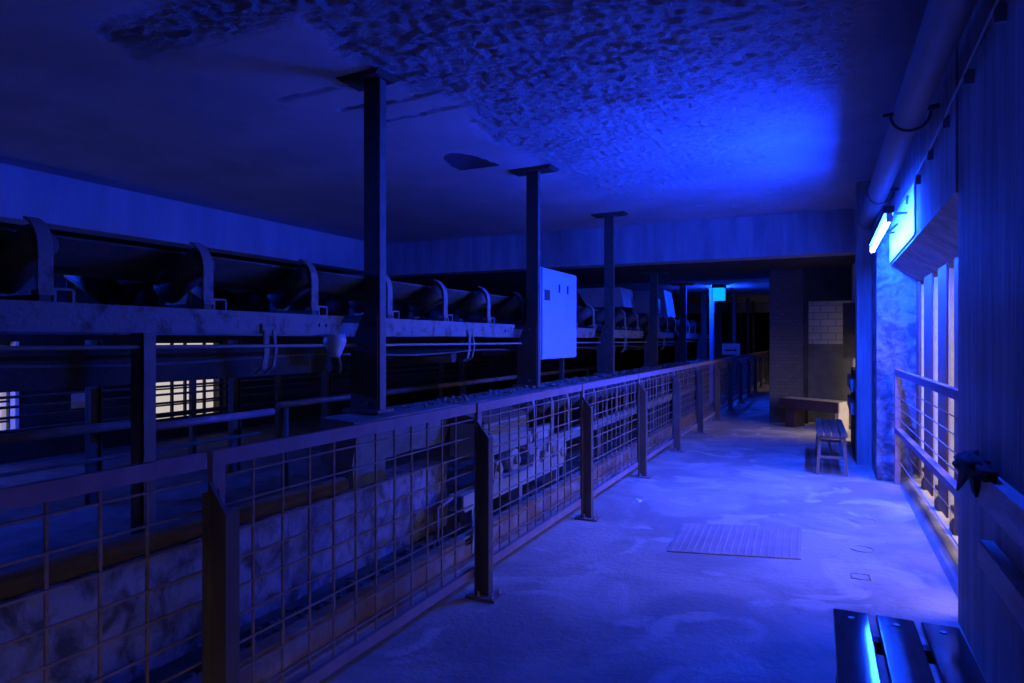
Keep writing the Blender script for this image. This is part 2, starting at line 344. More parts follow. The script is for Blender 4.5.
# brick wall at the end of the wide part
struct(MB().box(-.915, -.36, 12.9, 20.5, 0, 2.78).build('wall_brick', 'brick'), 'grey brick pilaster where the walkway narrows', 'wall')
struct(MB().box(-.36, -.27, 12.95, 20.5, 0, 2.78).box(-.27, 1.3, 13.35, 20.5, 2.16, 2.78).box(-.27, 1.3, 12.96, 13.35, 2.2, 2.78).build('wall_recess', 'dim'), 'shaded strip and dark header around the brick recess', 'wall')  # dark strip stands in for shade beside the pilaster
struct(MB().box(-.27, 1.3, 13.2, 20.5, 1.43, 2.2).build('wall_block', 'wbrick'), 'pale painted block wall in the recess above grey plaster', 'wall')
struct(MB().box(-.27, 1.3, 13.2, 20.5, 0, 1.43).build('wall_plaster', 'plaster'), 'grey plastered lower wall of the recess behind the box bench', 'wall')
struct(MB().box(.7, 1.25, 24.0, 48, 0, H).box(.7, 1.25, 20.5, 24, .9, H).build('wall_right', 'concrete'), 'concrete wall beyond the brick block far down the passage', 'wall')
o = MB().box(.27, .52, 12.39, 12.45, 1.2, 2.12).build('notice_board', 'steel'); tag(o, 'tall dark board hanging at the corner of the brick recess', 'board')
struct(MB().box(1.25, 12, -8, 48, -.4, -.2).build('ground', 'yard'), 'dark yard outside the boarded window', 'ground')
# kerb, sill and boarding of the window
struct(MB().prism([(.695, 0), (.785, 0), (.785, .06), (.765, .06), (.72, .03)], 'y', 4.19, 8.05).build('trim_2', 'kerb'), 'grey steel edging at the foot of the boarded window', 'trim')
struct(MB().box(.785, 1.1, 4.19, 8.05, 0, .05).build('trim_3', 'sill'), 'sand coloured sill under the boarded window', 'trim')
win = thing('window_3', 'tall window bay boarded with brown uprights and pale gaps', 'window', (.9, 6.1, .05)); win['kind'] = 'structure'
for k, (y0, y1) in enumerate(((7.83, 8.04), (6.95, 7.44), (6.15, 6.57), (5.42, 5.8), (4.68, 5.05))):
    MB().box(.86, .878, y0, y1, .1, 2.1).build('board', 'fence', win, .004)
    MB().box(.882, 1.05, y0 - .03, y0, .05, 2.06).build('frame_upright', 'fframe', win)
for (ya, yb) in ((7.44, 7.79), (6.57, 6.91), (5.8, 6.11), (5.05, 5.38)):
    c = MB(); c.prism([(ya + .03, .05), (ya + .2, .05), (ya + .2, .10), (ya + .06, .17)], 'x', .86, .9)
    c.bar((.90, ya, .2), (.90, yb, .2), .03, .03)
    c.build('hinge_bracket', 'black', win)

# ------------------------------------------------------------------ walkway railing (x = -1.87)
RX = -1.87; PIT = 1.86; P0 = 1.55
rail = thing('walkway_railing', 'long red brown steel railing with wire mesh panels along the walkway', 'railing', (RX, P0, 0))
def panel(y0, y1):
    b = MB(); a = RX + .002; c = RX + .025
    b.box(a, c, y0, y1, 1.075, 1.128).box(a, c, y0, y1, .12, .17)
    b.box(a, c, y0, y0 + .05, .17, 1.075)
    p = b.build('mesh_panel', 'rail', rail)
    w = MB(); n = 12
    for i in range(1, n): y = y0 + .05 + (y1 - y0 - .1) * i / n; w.box(RX - .004, RX + .004, y - .0045, y + .0045, .165, 1.08)
    for i in range(0, 9): z = .235 + .1 * i; w.box(RX + .004, RX + .011, y0 + .045, y1 - .004, z - .0035, z + .0035)
    w.build('wire_mesh', 'wire', p)
    return p
def post(y):
    b = MB()    # flat post standing across the railing, top cut at a slant
    b.prism([(RX + .025, .012), (RX + .105, .012), (RX + .105, .93), (RX + .025, 1.03)], 'y', y - .006, y + .006)
    b.prism([(RX + .093, .012), (RX + .105, .012), (RX + .105, .93), (RX + .093, .945)], 'y', y, y + .05)
    b.box(RX + .025, RX + .035, y - .03, y + .03, .012, 1.0)
    p = b.build('post', 'post', rail)
    MB().box(RX - .02, RX + .17, y - .06, y + .08, 0, .014).build('foot_plate', 'rail', p)
    for (dx, dy) in ((.14, -.035), (.14, .055), (.055, -.04)):
        MB().tube([(RX + dx, y + dy, .012), (RX + dx, y + dy, .024)], .012, 6).tube([(RX + dx, y + dy, .02), (RX + dx, y + dy, .045)], .006, 6).build('bolt', 'galv', p)
    return p
pp = panel(P0 + .012, P0 + PIT - .012); po = post(P0)
for k in range(-2, 20):
    if k: dup(pp, 0, PIT * k, 0); dup(po, 0, PIT * k, 0)

# ------------------------------------------------------------------ window guard rail
gr = thing('guard_rail', 'short guard rail with taut wires in front of the boarded window', 'railing', (.72, 7.9, 0))
def gx(y): return .725 - .012 * (y - 4.3)
MB().bar((gx(7.93), 7.93, 0), (gx(7.93), 7.93, 1.22), .05, .07).build('post', 'rail', gr)
MB().bar((gx(4.25), 4.25, 0), (gx(4.25), 4.25, 1.2), .05, .07).build('post', 'rail', gr)
MB().bar((gx(7.93), 7.93, 1.165), (gx(4.2), 4.2, 1.175), .045, .06).build('top_rail', 'rail', gr)
MB().bar((gx(7.93), 7.93, .565), (gx(4.2), 4.2, .6), .05, .05).build('middle_rail', 'rail', gr)
for z in (1.02, .91, .8, .69, .42, .26): MB().tube([(gx(7.93), 7.93, z), (gx(4.2), 4.2, z + .01)], .004, 6).build('wire', 'galv', gr)

# ------------------------------------------------------------------ columns
cnames = ['nearest dark steel column, standing on the beam behind the railing',
          'second steel column, with the pale cabinet right behind it',
          'third steel column, just beyond the pale electrical cabinet',
          'fourth steel column, first one under the dark lower slab',
          'fifth steel column, second one under the dark lower slab',
          'sixth steel column, dark, just short of the hanging far lamp',
          'seventh steel column, lit by the hanging far lamp',
          'eighth steel column, beyond the hanging far lamp',
          'ninth steel column, last and smallest of the row']
CX = -3.01; CW = .14
for k in range(9):
    y = 3.85 + 2.87 * k; top = 2.78 if k > 2 else H
    c = thing('steel_column', cnames[k], 'column', (CX + CW / 2, y, .98), 'steel columns behind the railing')
    s = MB(); s.box(CX, CX + CW, y, y + .012, 1.0, top - .03)
    s.box(CX, CX + .012, y + .012, y + .07, 1.0, top - .03)
    s.build('shaft', 'steel', c)
    MB().box(CX + CW - .012, CX + CW, y + .012, y + .075, 1.0, top - .03).build('flange', 'flange', c)  # lamp-side flange toned paler than the shaft to carry the lamp's light
    g = MB(); g.prism([(CX - .11, 1.0), (CX + CW - .013, 1.0), (CX + CW - .013, 1.68), (CX - .01, 1.68), (CX - .11, 1.44)], 'y', y - .012, y - .001)
    g.build('gusset_plate', 'steel', c)
    MB().box(CX - .15, CX + CW + .03, y - .06, y + .13, .98, 1.0).build('base_plate', 'flange', c)
    e = .03 if k == 0 else .16
    t = MB(); t.hexa([(CX - .16, y - .06, top - .03), (CX + CW + e, y - .09, top - .03), (CX + CW + e, y + .13, top - .03), (CX - .16, y + .15, top - .03)],
                     [(CX - .2, y - .08, top), (CX + CW + e + .04, y - .1, top), (CX + CW + e + .04, y + .16, top), (CX - .2, y + .16, top)])
    t.build('cap_plate', 'steel', c)
    if k < 3:
        for zz in (1.05, 1.62): MB().tube([(CX + .04, y - .012, zz), (CX + .04, y - .03, zz)], .014, 6).build('bolt', 'flange', c)

# ------------------------------------------------------------------ low wall, plinth, trench
def wall_peel():
    b = MB(); st = .04; ys = [-3 + st * i for i in range(int(7.6 / st) + 1)]; zs = [.52 * j / 13 for j in range(14)]; vs = []
    for z in zs:
        for y in ys:
            k = noise.noise((y * 4, z * 6, 0)) + .5 * noise.noise((y * 13, z * 15, 1)); vs.append((-2.76 + (.018 * k if z < .51 else 0), y, z))
    n = len(ys); b.add(vs, [(j * n + i, j * n + i + 1, (j + 1) * n + i + 1, (j + 1) * n + i) for j in range(len(zs) - 1) for i in range(n - 1)])
    b.box(-3.0, -2.78, -3, 4.6, 0, .52); return b.build('wall_low', 'peel')
struct(wall_peel(), 'low wall with peeling whitewash behind the railing', 'wall')
t = MB(); pts = [(-2.83 + .02 * noise.noise((i * .7, 0, 0)), -2.6 + i * .25, .565 + .012 * noise.noise((i * .9, 3, 0))) for i in range(25)]
t.tube(pts, [.052 + .008 * noise.noise((i * .8, 7, 0)) for i in range(25)], 9)
tag(t.build('timber_beam', 'timber'), 'weathered brown round timber lying along the peeling low wall', 'timber')
pl = MB(); y0 = 3.45; n = 90; vs = []
prof = [(-3.06, .68), (-2.8, .68), (-2.77, .80), (-2.77, .97), (-3.06, .98)]
for i in range(n + 1):
    y = y0 + 20.5 * i / n
    for j, (x, z) in enumerate(prof): vs.append((x + (.012 * noise.noise((y * 3, j, 0)) if j else 0), y, min(.98, z + (.012 * noise.noise((y * 4, j, 5)) - .01 if j in (1, 2, 3) else 0))))
m_ = len(prof)
pl.add(vs, [(i * m_ + j, i * m_ + (j + 1) % m_, (i + 1) * m_ + (j + 1) % m_, (i + 1) * m_ + j) for i in range(n) for j in range(m_)] + [tuple(range(m_)), tuple(n * m_ + j for j in reversed(range(m_)))])
struct(pl.build('beam_plinth', 'plinth'), 'dusty concrete beam carrying the row of steel columns', 'beam')
struct(MB().box(-3.02, -2.80, 3.47, 3.82, .5, .70).box(-3.14, -2.9, 23.2, 23.6, 0, .7).build('beam_support', 'plinth'), 'crumbling concrete block under the end of the column beam', 'beam')
rb = MB()
for i in range(260):
    y = random.uniform(4.1, 16); rb.rock((random.uniform(-3.05, -2.8), y, .985), random.uniform(.008, .034) * (.7 + y / 20))
tag(rb.build('rubble', 'rubble'), 'loose grit and lumps scattered on the column beam', 'rubble', kind='stuff')
rb = MB()
for i in range(420):
    y = random.uniform(1.0, 9); rb.rock((random.uniform(-2.7, -2.36), y, .004), random.uniform(.008, .04))
tag(rb.build('rubble', 'rubble'), 'broken bits littering the gap between channel and low wall', 'rubble', kind='stuff')
ch = MB(); ys = [.2 + .12 * i for i in range(140)]
prof2 = []
for i in range(len(ys) - 1):
    if 30 < i < 34: zt = .09
    else: zt = .15
    ch.box(-2.22, -2.21, ys[i], ys[i + 1] + .001, 0, zt)
    ch.box(-2.21, -2.15, ys[i], ys[i + 1] + .001, .0, .012)
ch.box(-2.29, -2.22, .2, 16.9, .135, .15)
tag(ch.build('steel_channel', 'rust'), 'rusted steel channel lying along the floor edge behind the railing', 'channel')
tag(MB().hexa([(-2.215, 4.0, .02), (-2.205, 4.0, .02), (-2.19, 4.3, .02), (-2.2, 4.3, .02)], [(-2.21, 4.02, .19), (-2.2, 4.02, .19), (-2.2, 4.27, .2), (-2.21, 4.27, .2)]).build('torn_sheet', 'galv'), 'torn pale sheet leaning against the rusted channel', 'sheet')

# ------------------------------------------------------------------ upper conveyor
GX = -3.1
cv = thing('belt_conveyor', 'upper belt conveyor with troughed rollers on a flaking steel girder', 'conveyor', (GX, 1.9, .62))
secs = [(-3.0, 3.74), (4.0, 6.62), (6.98, 9.46), (9.84, 12.33), (12.7, 15.2), (15.56, 20.5)]
for (a, b_) in secs:
    g = MB()
    g.prism([(a, 1.535), (b_ - .07, 1.535), (b_, 1.67), (a, 1.67)], 'x', GX - .01, GX)
    g.box(GX - .07, GX - .01, a, b_ - .02, 1.66, 1.67).box(GX - .07, GX - .01, a, b_ - .08, 1.535, 1.545)
    for yy in (b_ - .25, b_ - .18, a + .2):
        g.tube([(GX, yy, 1.6), (GX + .012, yy, 1.6)], .014, 6)
    g.build('girder', 'girder', cv)
MB().box(-4.38, -4.3, -3, 20.5, 1.535, 1.67).build('girder', 'girder', cv)
bl = MB()
bp = [(-3.28, 1.985), (-3.38, 1.925), (-3.49, 1.872), (-3.6, 1.86), (-3.8, 1.86), (-3.91, 1.872), (-4.04, 1.93), (-4.18, 2.01)]
bl.strip(bp, 'y', -3, 20.5, -.014); bl.build('belt', 'belt', cv)
rbm = MB(); prev = None
for i in range(60):
    y = -3 + .4 * i; z = 1.30 - .03 * math.sin((y - 1) * math.pi / 2.6) ** 2
    if prev: rbm.hexa([(-4.15, prev[0], prev[1]), (-3.24, prev[0], prev[1]), (-3.24, y, z), (-4.15, y, z)], [(-4.15, prev[0], prev[1] + .014), (-3.24, prev[0], prev[1] + .014), (-3.24, y, z + .014), (-4.15, y, z + .014)])
    prev = (y, z)
rbm.v = [(x, y, z + .092) for x, y, z in rbm.v]; rbm.build('return_belt', 'belt', cv)
def idler(y):
    k = MB(); k.box(-4.36, GX - .01, y - .025, y + .025, 1.672, 1.70)      # cross tie
    root = k.build('idler_frame', 'steel', cv)
    br = MB()
    prof = [(GX - .005, 1.72), (GX - .005, 1.90), (GX - .012, 1.95), (GX - .035, 1.995), (GX - .07, 2.03), (GX - .115, 2.052)]
    br.strip(prof, 'y', y - .032, y + .032, .012)
    br.box(GX - .06, GX - .002, y - .032, y + .032, 1.70, 1.722)
    br.build('bracket', 'girder', root)
    cl = MB(); cl.box(GX - .05, GX - .004, y + .032, y + .044, 1.672, 1.73).box(GX - .05, GX - .004, y + .032, y + .125, 1.724, 1.734).box(GX - .05, GX - .004, y + .113, y + .125, 1.672, 1.734)
    cl.build('clip', 'girder', root)
    br2 = MB(); br2.strip([(-4.345, 1.70), (-4.345, 1.92), (-4.31, 2.0), (-4.26, 2.03)], 'y', y - .032, y + .032, -.012); br2.build('bracket', 'girder', root)
    ax = Vector((.866, 0, .5))
    a = Vector((GX - .04, y, 1.955)); b = Vector((-3.46, y, 1.775))
    MB().tube([a, a + (b - a) * .04, a + (b - a) * .05, a + (b - a) * .95, a + (b - a) * .96, b], [.05, .06, .083, .083, .06, .05], 16).build('roller', 'roller', root)
    MB().tube([(-3.49, y + .09, 1.772), (-3.91, y + .09, 1.772)], .083, 14).build('roller', 'roller', root)
    MB().tube([(-3.94, y, 1.775), (-4.3, y, 1.955)], .083, 14).build('roller', 'roller', root)
    for x in (-3.5, -3.95): MB().box(x, x + .06, y - .015, y + .015, 1.70, 1.76).build('stand', 'girder', root)
    return root
id0 = idler(1.75)
for k in range(-1, 21):
    if k: dup(id0, 0, .85 * k, 0)
def hanger(y):
    h = MB(); h.strip([(GX + .012, 1.56), (GX + .012, 1.42), (GX - .01, 1.33), (GX - .06, 1.30)], 'y', y - .02, y + .02, .01)
    h.strip([(GX + .012, 1.56), (GX + .03, 1.44), (GX + .01, 1.34), (GX - .06, 1.29)], 'y', y + .05, y + .07, .01)
    h.box(GX, GX + .014, y - .03, y + .08, 1.545, 1.60)
    p = h.build('return_idler', 'girder', cv)
    MB().tube([(GX - .17, y + .02, 1.335), (-4.3, y + .02, 1.335)], .055, 12).build('roller', 'roller', p)
    return p
h0 = hanger(3.0)
for d in (-3.0, 2.55, 5.1, 8.0, 11): dup(h0, 0, d, 0)
def leg(y):
    l = MB(); l.box(-3.13, -3.045, y, y + .01, .012, 1.535).box(-3.055, -3.045, y, y + .075, .012, 1.535)
    l.box(-3.16, -3.02, y - .03, y + .11, 0, .012)
    return l.build('support_leg', 'post', cv)
leg(2.16)
MB().tube([(GX + .03, -2.5, 1.47), (GX + .03, 4, 1.462), (GX + .03, 7, 1.462), (GX + .03, 20, 1.46)], .011, 8).build('pull_cord', 'cable', cv)
cu = MB()
cu.tube([(GX + .05, 3.585, 1.54), (GX + .05, 3.585, 1.49), (GX + .05, 3.585, 1.44), (GX + .05, 3.585, 1.40), (GX + .05, 3.585, 1.38)], [.07, .078, .06, .042, .03], 16)
cu.build('signal_horn', 'porcelain', cv)
MB().tube([(GX + .05, 3.585, 1.42), (GX + .04, 3.62, 1.40), (GX + .0, 3.68, 1.385), (GX + .0, 3.70, 1.33), (GX + .0, 3.69, 1.27)], .012, 8).build('horn_cable', 'girder', cv)
MB().box(-3.26, -3.25, -3, 3.78, 1.27, 1.455).build('skirt_plate', 'dim', cv)

# second upright stretch of plates hanging over the far belt (transfer chute)
def chute(name, label, y, x0, x1, z0, z1, sl):
    b = MB(); b.hexa([(x0, y, z0), (x1, y, z0), (x1, y + .9, z0 + .02), (x0, y + .9, z0 + .02)], [(x0 - sl, y, z1), (x1 - sl * .3, y, z1), (x1 - sl * .3, y + .9, z1), (x0 - sl, y + .9, z1)])
    return tag(b.build(name, 'galv'), label, 'chute', 'steel chutes over the upper belt')
chute('feed_chute', 'pale steel feed chute above the belt beyond the third column', 12.75, -4.35, -3.6, 2.16, 2.55, .25)
chute('feed_chute', 'pale steel feed chute between the fourth and fifth columns', 14.0, -3.75, -3.35, 2.08, 2.42, .05)
chute('feed_chute', 'tall slanting steel feed chute before the sixth column', 15.9, -3.95, -3.4, 2.05, 2.7, .35)

# ------------------------------------------------------------------ lower conveyor
LX = -2.45
lc = thing('belt_conveyor', 'lower belt conveyor right behind the mesh railing panels', 'conveyor', (LX, 5.5, 0))
MB().prism([(5.55, .44), (14.4, .44), (14.5, .545), (5.5, .545)], 'x', LX - .05, LX).build('girder', 'girder', lc)
MB().strip([(LX - .1, .94), (LX - .33, .76), (-2.95, .62), (-3.4, .6)], 'y', 5.55, 15, -.012).build('belt', 'belt', lc)
def low_idler(y):
    b = MB(); b.strip([(LX, .545), (LX, .86), (LX - .02, .93), (LX - .07, .985), (LX - .1, 1.0)], 'y', y - .025, y + .025, .012)
    b.box(LX - .05, LX + .004, y - .04, y + .07, .545, .56)
    p = b.build('idler_bracket', 'girder', lc)
    MB().tube([(LX - .03, y, .90), (LX - .31, y, .69)], .055, 12).build('roller', 'roller', p)
    return p
li0 = low_idler(5.67)
for k in range(1, 19): dup(li0, 0, .45 * k, 0)
for y in (6.4, 7.6, 8.75, 10.4, 12, 13.6):
    MB().box(LX - .04, LX - .005, y, y + .09, .05, .45).box(LX - .1, LX + .05, y - .04, y + .13, 0, .05).build('leg', 'flange', lc)
v = MB(); vy0, vy1 = 4.62, 5.46
for i in range(14):
    z = .56 + .019 * i; v.prism([(LX + .0, z), (LX + .018, z + .004), (LX + .018, z + .01), (LX, z + .019)], 'y', vy0, vy1 - .02)
v.box(LX - .3, LX, vy0, vy1, .56, .826); v.box(LX - .02, LX, vy0, vy0 + .2, .36, .56)
v.build('ribbed_hood', 'galv', lc)
MB().hexa([(LX - .3, vy0, .83), (LX + .02, vy0, .83), (LX + .02, vy1, .83), (LX - .3, vy1, .83)], [(LX - .3, vy0 + .02, .93), (LX + .0, vy0 + .02, .85), (LX + .0, vy1, .85), (LX - .3, vy1, .93)]).build('hood_roof', 'timber', lc)
bs = MB(); bs.box(LX - .01, LX + .01, 4.3, 6.35, .225, .33).box(LX - .12, LX - .01, 4.3, 6.35, .315, .33).box(LX - .12, LX + .02, 4.3, 6.35, .21, .225)
for yy in (4.45, 5.3, 6.2): bs.box(LX - .1, LX, yy, yy + .08, 0, .21)
bs.build('base_channel', 'galv', lc)
for y, r in ((4.98, .075), (5.32, .1)):
    w = MB(); w.tube([(LX - .16, y, .335 + r), (LX - .04, y, .335 + r)], r, 18).tube([(LX - .04, y, .335 + r), (LX - .005, y, .335 + r)], r * .4, 10); w.build('tail_pulley', 'galv', lc)
for y in (4.82, 5.62, 5.9):
    w = MB(); w.prism([(y, .33), (y + .17, .33), (y + .14, .42), (y + .115, .5), (y + .055, .5), (y + .03, .42)], 'x', LX - .07, LX); w.tube([(LX, y + .085, .44), (LX + .02, y + .085, .44)], .035, 12); w.build('bearing_block', 'galv', lc)
w = MB(); w.box(LX - .09, LX - .03, 5.5, 6.2, .5, .66); w.tube([(LX - .03, 5.62, .58), (LX - .015, 5.62, .58)], .03, 12).tube([(LX - .03, 5.8, .59), (LX - .015, 5.8, .59)], .03, 12); w.build('mounting_plate', 'galv', lc)
d = MB(); d.tube([(LX - .12, 6.35, .36), (LX + .0, 6.35, .36)], .15, 20).tube([(LX + .0, 6.35, .36), (LX + .03, 6.35, .36)], .05, 12)
d.tube([(LX + .0, 6.35, .36), (LX + .008, 6.35, .36)], [.15, .12], 20); d.build('drive_wheel', 'galv', lc)
tag(MB().tube([(-2.42, 3.9, .33), (-2.48, 4.2, .335)], .012, 8).tube([(-2.42, 3.9, 0), (-2.42, 3.9, .34)], .012, 8).build('steel_rod', 'rail'), 'thin bent steel rod before the ribbed machine hood', 'rod')

# ------------------------------------------------------------------ electrical cabinet
cb = thing('electrical_cabinet', 'pale electrical cabinet between second and third steel columns', 'cabinet', (-2.95, 7.35, .98))
CY0, CY1, CZ0, CZ1 = 6.80, 7.93, 1.28, 2.32
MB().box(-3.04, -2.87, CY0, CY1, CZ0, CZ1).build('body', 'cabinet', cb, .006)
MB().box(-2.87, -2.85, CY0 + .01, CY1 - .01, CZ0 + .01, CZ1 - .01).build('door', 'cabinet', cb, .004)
for y in (CY0 + .5, CY0 + .78): MB().box(-2.85, -2.842, y, y + .035, 2.06, 2.16).build('handle_slot', 'black', cb)
lb = MB(); lb.box(-2.85, -2.845, CY0 + .06, CY0 + .22, 1.95, 2.07); lb.build('label_plate', 'steel', cb)
for yy in (CY0 + .05, CY1 - .1): MB().box(-3.05, -3.0, yy, yy + .05, .98, CZ0).build('leg', 'steel', cb)

# ------------------------------------------------------------------ lamps
lp = thing('fluorescent_lamp', 'glowing blue fluorescent lamp under the ceiling pipe by the window', 'lamp', (.47, 6.9, 2.42))
LY0, LY1, LAX, LAZ = 5.87, 7.9, .45, 2.44
MB().box(LAX - .035, LAX + .035, LY0, LY1, LAZ + .045, LAZ + .10).build('housing', 'steel', lp, .004)
MB().tube([(LAX, LY0 + .03, LAZ), (LAX, LY1 - .03, LAZ)], .020, 16).build('tube', 'tube', lp)
MB().box(.615, .629, LY0, 8.04, 2.31, 2.72).build('back_plate', 'white', lp)
for y in (LY0 + .012, LY1 - .025): MB().box(LAX - .02, LAX + .02, y, y + .016, LAZ - .025, LAZ + .046).build('tube_holder', 'white', lp)
for y in (6.3, 7.4): MB().box(LAX, .615, y, y + .03, LAZ + .10, LAZ + .118).build('bracket', 'steel', lp)
for y in (6.9,): MB().tube([(LAX + .02, y, LAZ + .07), (LAX + .06, y + .02, LAZ + .03), (LAX + .09, y + .03, LAZ + .06), (.6, y + .04, LAZ + .12)], .01, 8).build('lead', 'black', lp)
l2 = thing('hanging_lamp', 'small cyan glowing box lamp hanging far down the walkway', 'lamp', (-2.2, 15.9, 2.6))
MB().box(-2.34, -2.10, 15.75, 16.05, 2.42, 2.70).build('diffuser', 'lens', l2, .02)
MB().box(-2.36, -2.08, 15.73, 16.07, 2.70, 2.78).build('housing', 'steel', l2)
MB().box(-2.36, -2.34, 15.73, 16.07, 2.40, 2.70).build('end_shield', 'white', l2)
MB().tube([(-2.225, 16.12, 2.60), (-2.32, 16.85, 2.64)], .02, 12).build('tube', 'tube2', l2)  # tube added out of sight behind the box to light the far floor
MB().bar((-2.22, 16.05, 2.735), (-2.33, 16.9, 2.735), .08, .09).box(-2.36, -2.30, 16.84, 16.88, 2.6, 2.7).build('housing', 'steel', l2)  # housing for the added tube
l3 = thing('fluorescent_lamp', 'added unseen blue tube lamp on the hall side lighting the far window reveal', 'lamp', (-8.2, 2.4, 2.4))  # assumed lamp, put in out of view to light the window jamb
MB().box(-8.25, -8.15, 1.8, 3.0, 2.5, 2.828).box(-8.6, -7.8, 1.7, 3.1, 2.46, 2.5).build('housing', 'white', l3); MB().tube([(-8.2, 1.83, 2.42), (-8.2, 2.97, 2.42)], .02, 12).build('tube', 'tube2', l3)

# ------------------------------------------------------------------ ceiling pipe and wall cable
pi = thing('ceiling_pipe', 'thick grey pipe running along the ceiling over the lamp', 'pipe', (.46, 6, 2.9))
MB().tube([(.50, -3, 2.93), (.488, 2, 2.92), (.455, 8.06, 2.91), (.45, 12.9, 2.91)], .088, 24).build('pipe_run', 'pipe', pi)
def ring(y):
    b = MB(); b.tube([(.478 + .108 * math.cos(t), y, 2.905 + .108 * math.sin(t)) for t in [math.pi * (.0 - i / 16) for i in range(17)]], .009, 8)
    b.bar((.33, y, 2.905), (.64, y, 2.93), .03, .022)
    return b.build('pipe_clamp', 'steel', pi)
for y in (2.35, 4.75, 7.2): ring(y)
cb2 = thing('wall_cable', 'thin cable clipped along the top of the concrete pier', 'cable', (.62, 4, 2.75))
MB().tube([(.60, -2.5, 2.98), (.60, 1.8, 2.86), (.60, 3.2, 2.80), (.605, 4.5, 2.74), (.605, 6.0, 2.70), (.60, 8.0, 2.68)], .007, 8).build('cable_run', 'cable', cb2)
for i in range(8):
    y = 1.9 + .62 * i; z = 2.855 - .043 * (y - 1.9); MB().box(.597, .642, y, y + .02, z - .06, z + .01).build('clip', 'cable', cb2)

# ------------------------------------------------------------------ benches
def slats(b, x0, x1, y0, y1, z, lean): pass
nb = thing('slatted_bench', 'nearest bench with three wet glossy wooden slats', 'bench', (.24, 2.1, 0))
for (x0, x1) in ((.028, .152), (.174, .302), (.322, .445)):
    b = MB(); sh = .018
    b.hexa([(x0 + sh, 1.35, .418), (x1 + sh, 1.35, .418), (x1, 2.88, .418), (x0, 2.88, .418)], [(x0 + sh, 1.35, .45), (x1 + sh, 1.35, .45), (x1, 2.88, .45), (x0, 2.88, .45)])
    o = b.build('slat', 'slat', nb, .006)
    xm = (x0 + x1) / 2; MB().tube([(xm, 2.8, .449), (xm, 2.8, .4535)], .011, 10).build('screw', 'galv', o)
for y in (2.72, 1.5): MB().box(.05, .43, y - .025, y + .025, .375, .418).build('cross_bar', 'steel', nb)
for y in (2.72, 1.5):
    for x in (.07, .41): MB().bar((x, y, .38), (x + (-.03 if x < .2 else .03), y, 0), .045, .045).build('leg', 'legs', nb)
sb = thing('slatted_bench', 'small four slat bench standing before the blue lit pier', 'bench', (.07, 8.75, 0))
def sx(x, y): return x - .02 * (y - 8.1)
for i in range(4):
    x0 = -.085 + .08 * i; x1 = x0 + .067
    b = MB(); ya, yb = 8.05, 9.55
    b.hexa([(sx(x0, ya), ya, .435), (sx(x1, ya), ya, .435), (sx(x1, yb), yb, .435), (sx(x0, yb), yb, .435)], [(sx(x0, ya), ya, .472), (sx(x1, ya), ya, .472), (sx(x1, yb), yb, .472), (sx(x0, yb), yb, .472)])
    b.build('slat', 'slat2', sb, .004)
for y in (8.12, 9.45):
    for s_, x in ((-1, -.05), (1, .19)): MB().bar((sx(x, y), y, .436), (sx(x + .025 * s_, y), y, 0), .032, .04).build('leg', 'legs', sb)
    MB().bar((sx(-.06, y), y, .2), (sx(.2, y), y, .2), .022, .028).bar((sx(-.06, y), y, .42), (sx(.2, y), y, .42), .03, .03).build('stretcher', 'legs', sb)
MB().bar((sx(.07, 8.12), 8.12, .2), (sx(.07, 9.45), 9.45, .2), .022, .028).build('stretcher', 'legs', sb)
bb = thing('box_bench', 'dark brown box bench with daylit end before the brick recess', 'bench', (-.2, 12.3, 0))
MB().hexa([(-.72, 12.32, .33), (.19, 11.95, .31), (.21, 12.0, .31), (-.7, 12.37, .33)], [(-.72, 12.32, .50), (.19, 11.95, .48), (.21, 12.0, .48), (-.7, 12.37, .50)]).build('front_board', 'red', bb)
MB().hexa([(-.7, 12.36, .46), (.2, 12.0, .445), (.37, 12.4, .445), (-.55, 12.75, .46)], [(-.7, 12.36, .495), (.2, 12.0, .475), (.37, 12.4, .475), (-.55, 12.75, .495)]).build('seat', 'pale', bb)
MB().hexa([(.15, 12.02, 0), (.2, 12.0, 0), (.36, 12.38, 0), (.31, 12.4, 0)], [(.15, 12.02, .445), (.2, 12.0, .445), (.36, 12.38, .445), (.31, 12.4, .445)]).build('side_panel', 'pale', bb)  # pale panel colour carries the daylight on this end
MB().hexa([(-.62, 12.34, 0), (-.47, 12.28, 0), (-.32, 12.6, 0), (-.47, 12.66, 0)], [(-.62, 12.34, .46), (-.47, 12.28, .46), (-.32, 12.6, .46), (-.47, 12.66, .46)]).build('leg_block', 'red', bb)

# wall boards behind the benches
def wboard(label, y0, y1, x0, x1, z0, z1, tilt, grp):
    b = MB(); b.hexa([(x0 - tilt, y0, z0), (x1, y0, z0), (x1, y1, z0), (x0 - tilt, y1, z0)], [(x0, y0, z1), (x1, y0, z1), (x1, y1, z1), (x0, y1, z1)])
    return tag(b.build('backrest_board', 'plank', None, .004), label, 'board', grp)
wboard('upper grey backrest board fixed to the near concrete pier', 1.5, 3.38, .585, .642, .81, .945, .0, 'backrest boards on the near pier')
wboard('lower grey backrest board fixed to the near concrete pier', 1.5, 3.38, .585, .642, .55, .655, .0, 'backrest boards on the near pier')
wboard('upper dark board end showing beyond the small bench', 9.4, 10.9, .295, .345, .84, 1.0, .0, 'backrest boards behind the small bench')
wboard('lower dark board end showing beyond the small bench', 9.4, 10.9, .295, .345, .55, .70, .0, 'backrest boards behind the small bench')
struct(MB().box(.345, .42, 9.35, 11.0, 0, 1.1).build('wall_dwarf', 'dim'), 'dark low partition carrying the boards behind the small bench', 'wall')
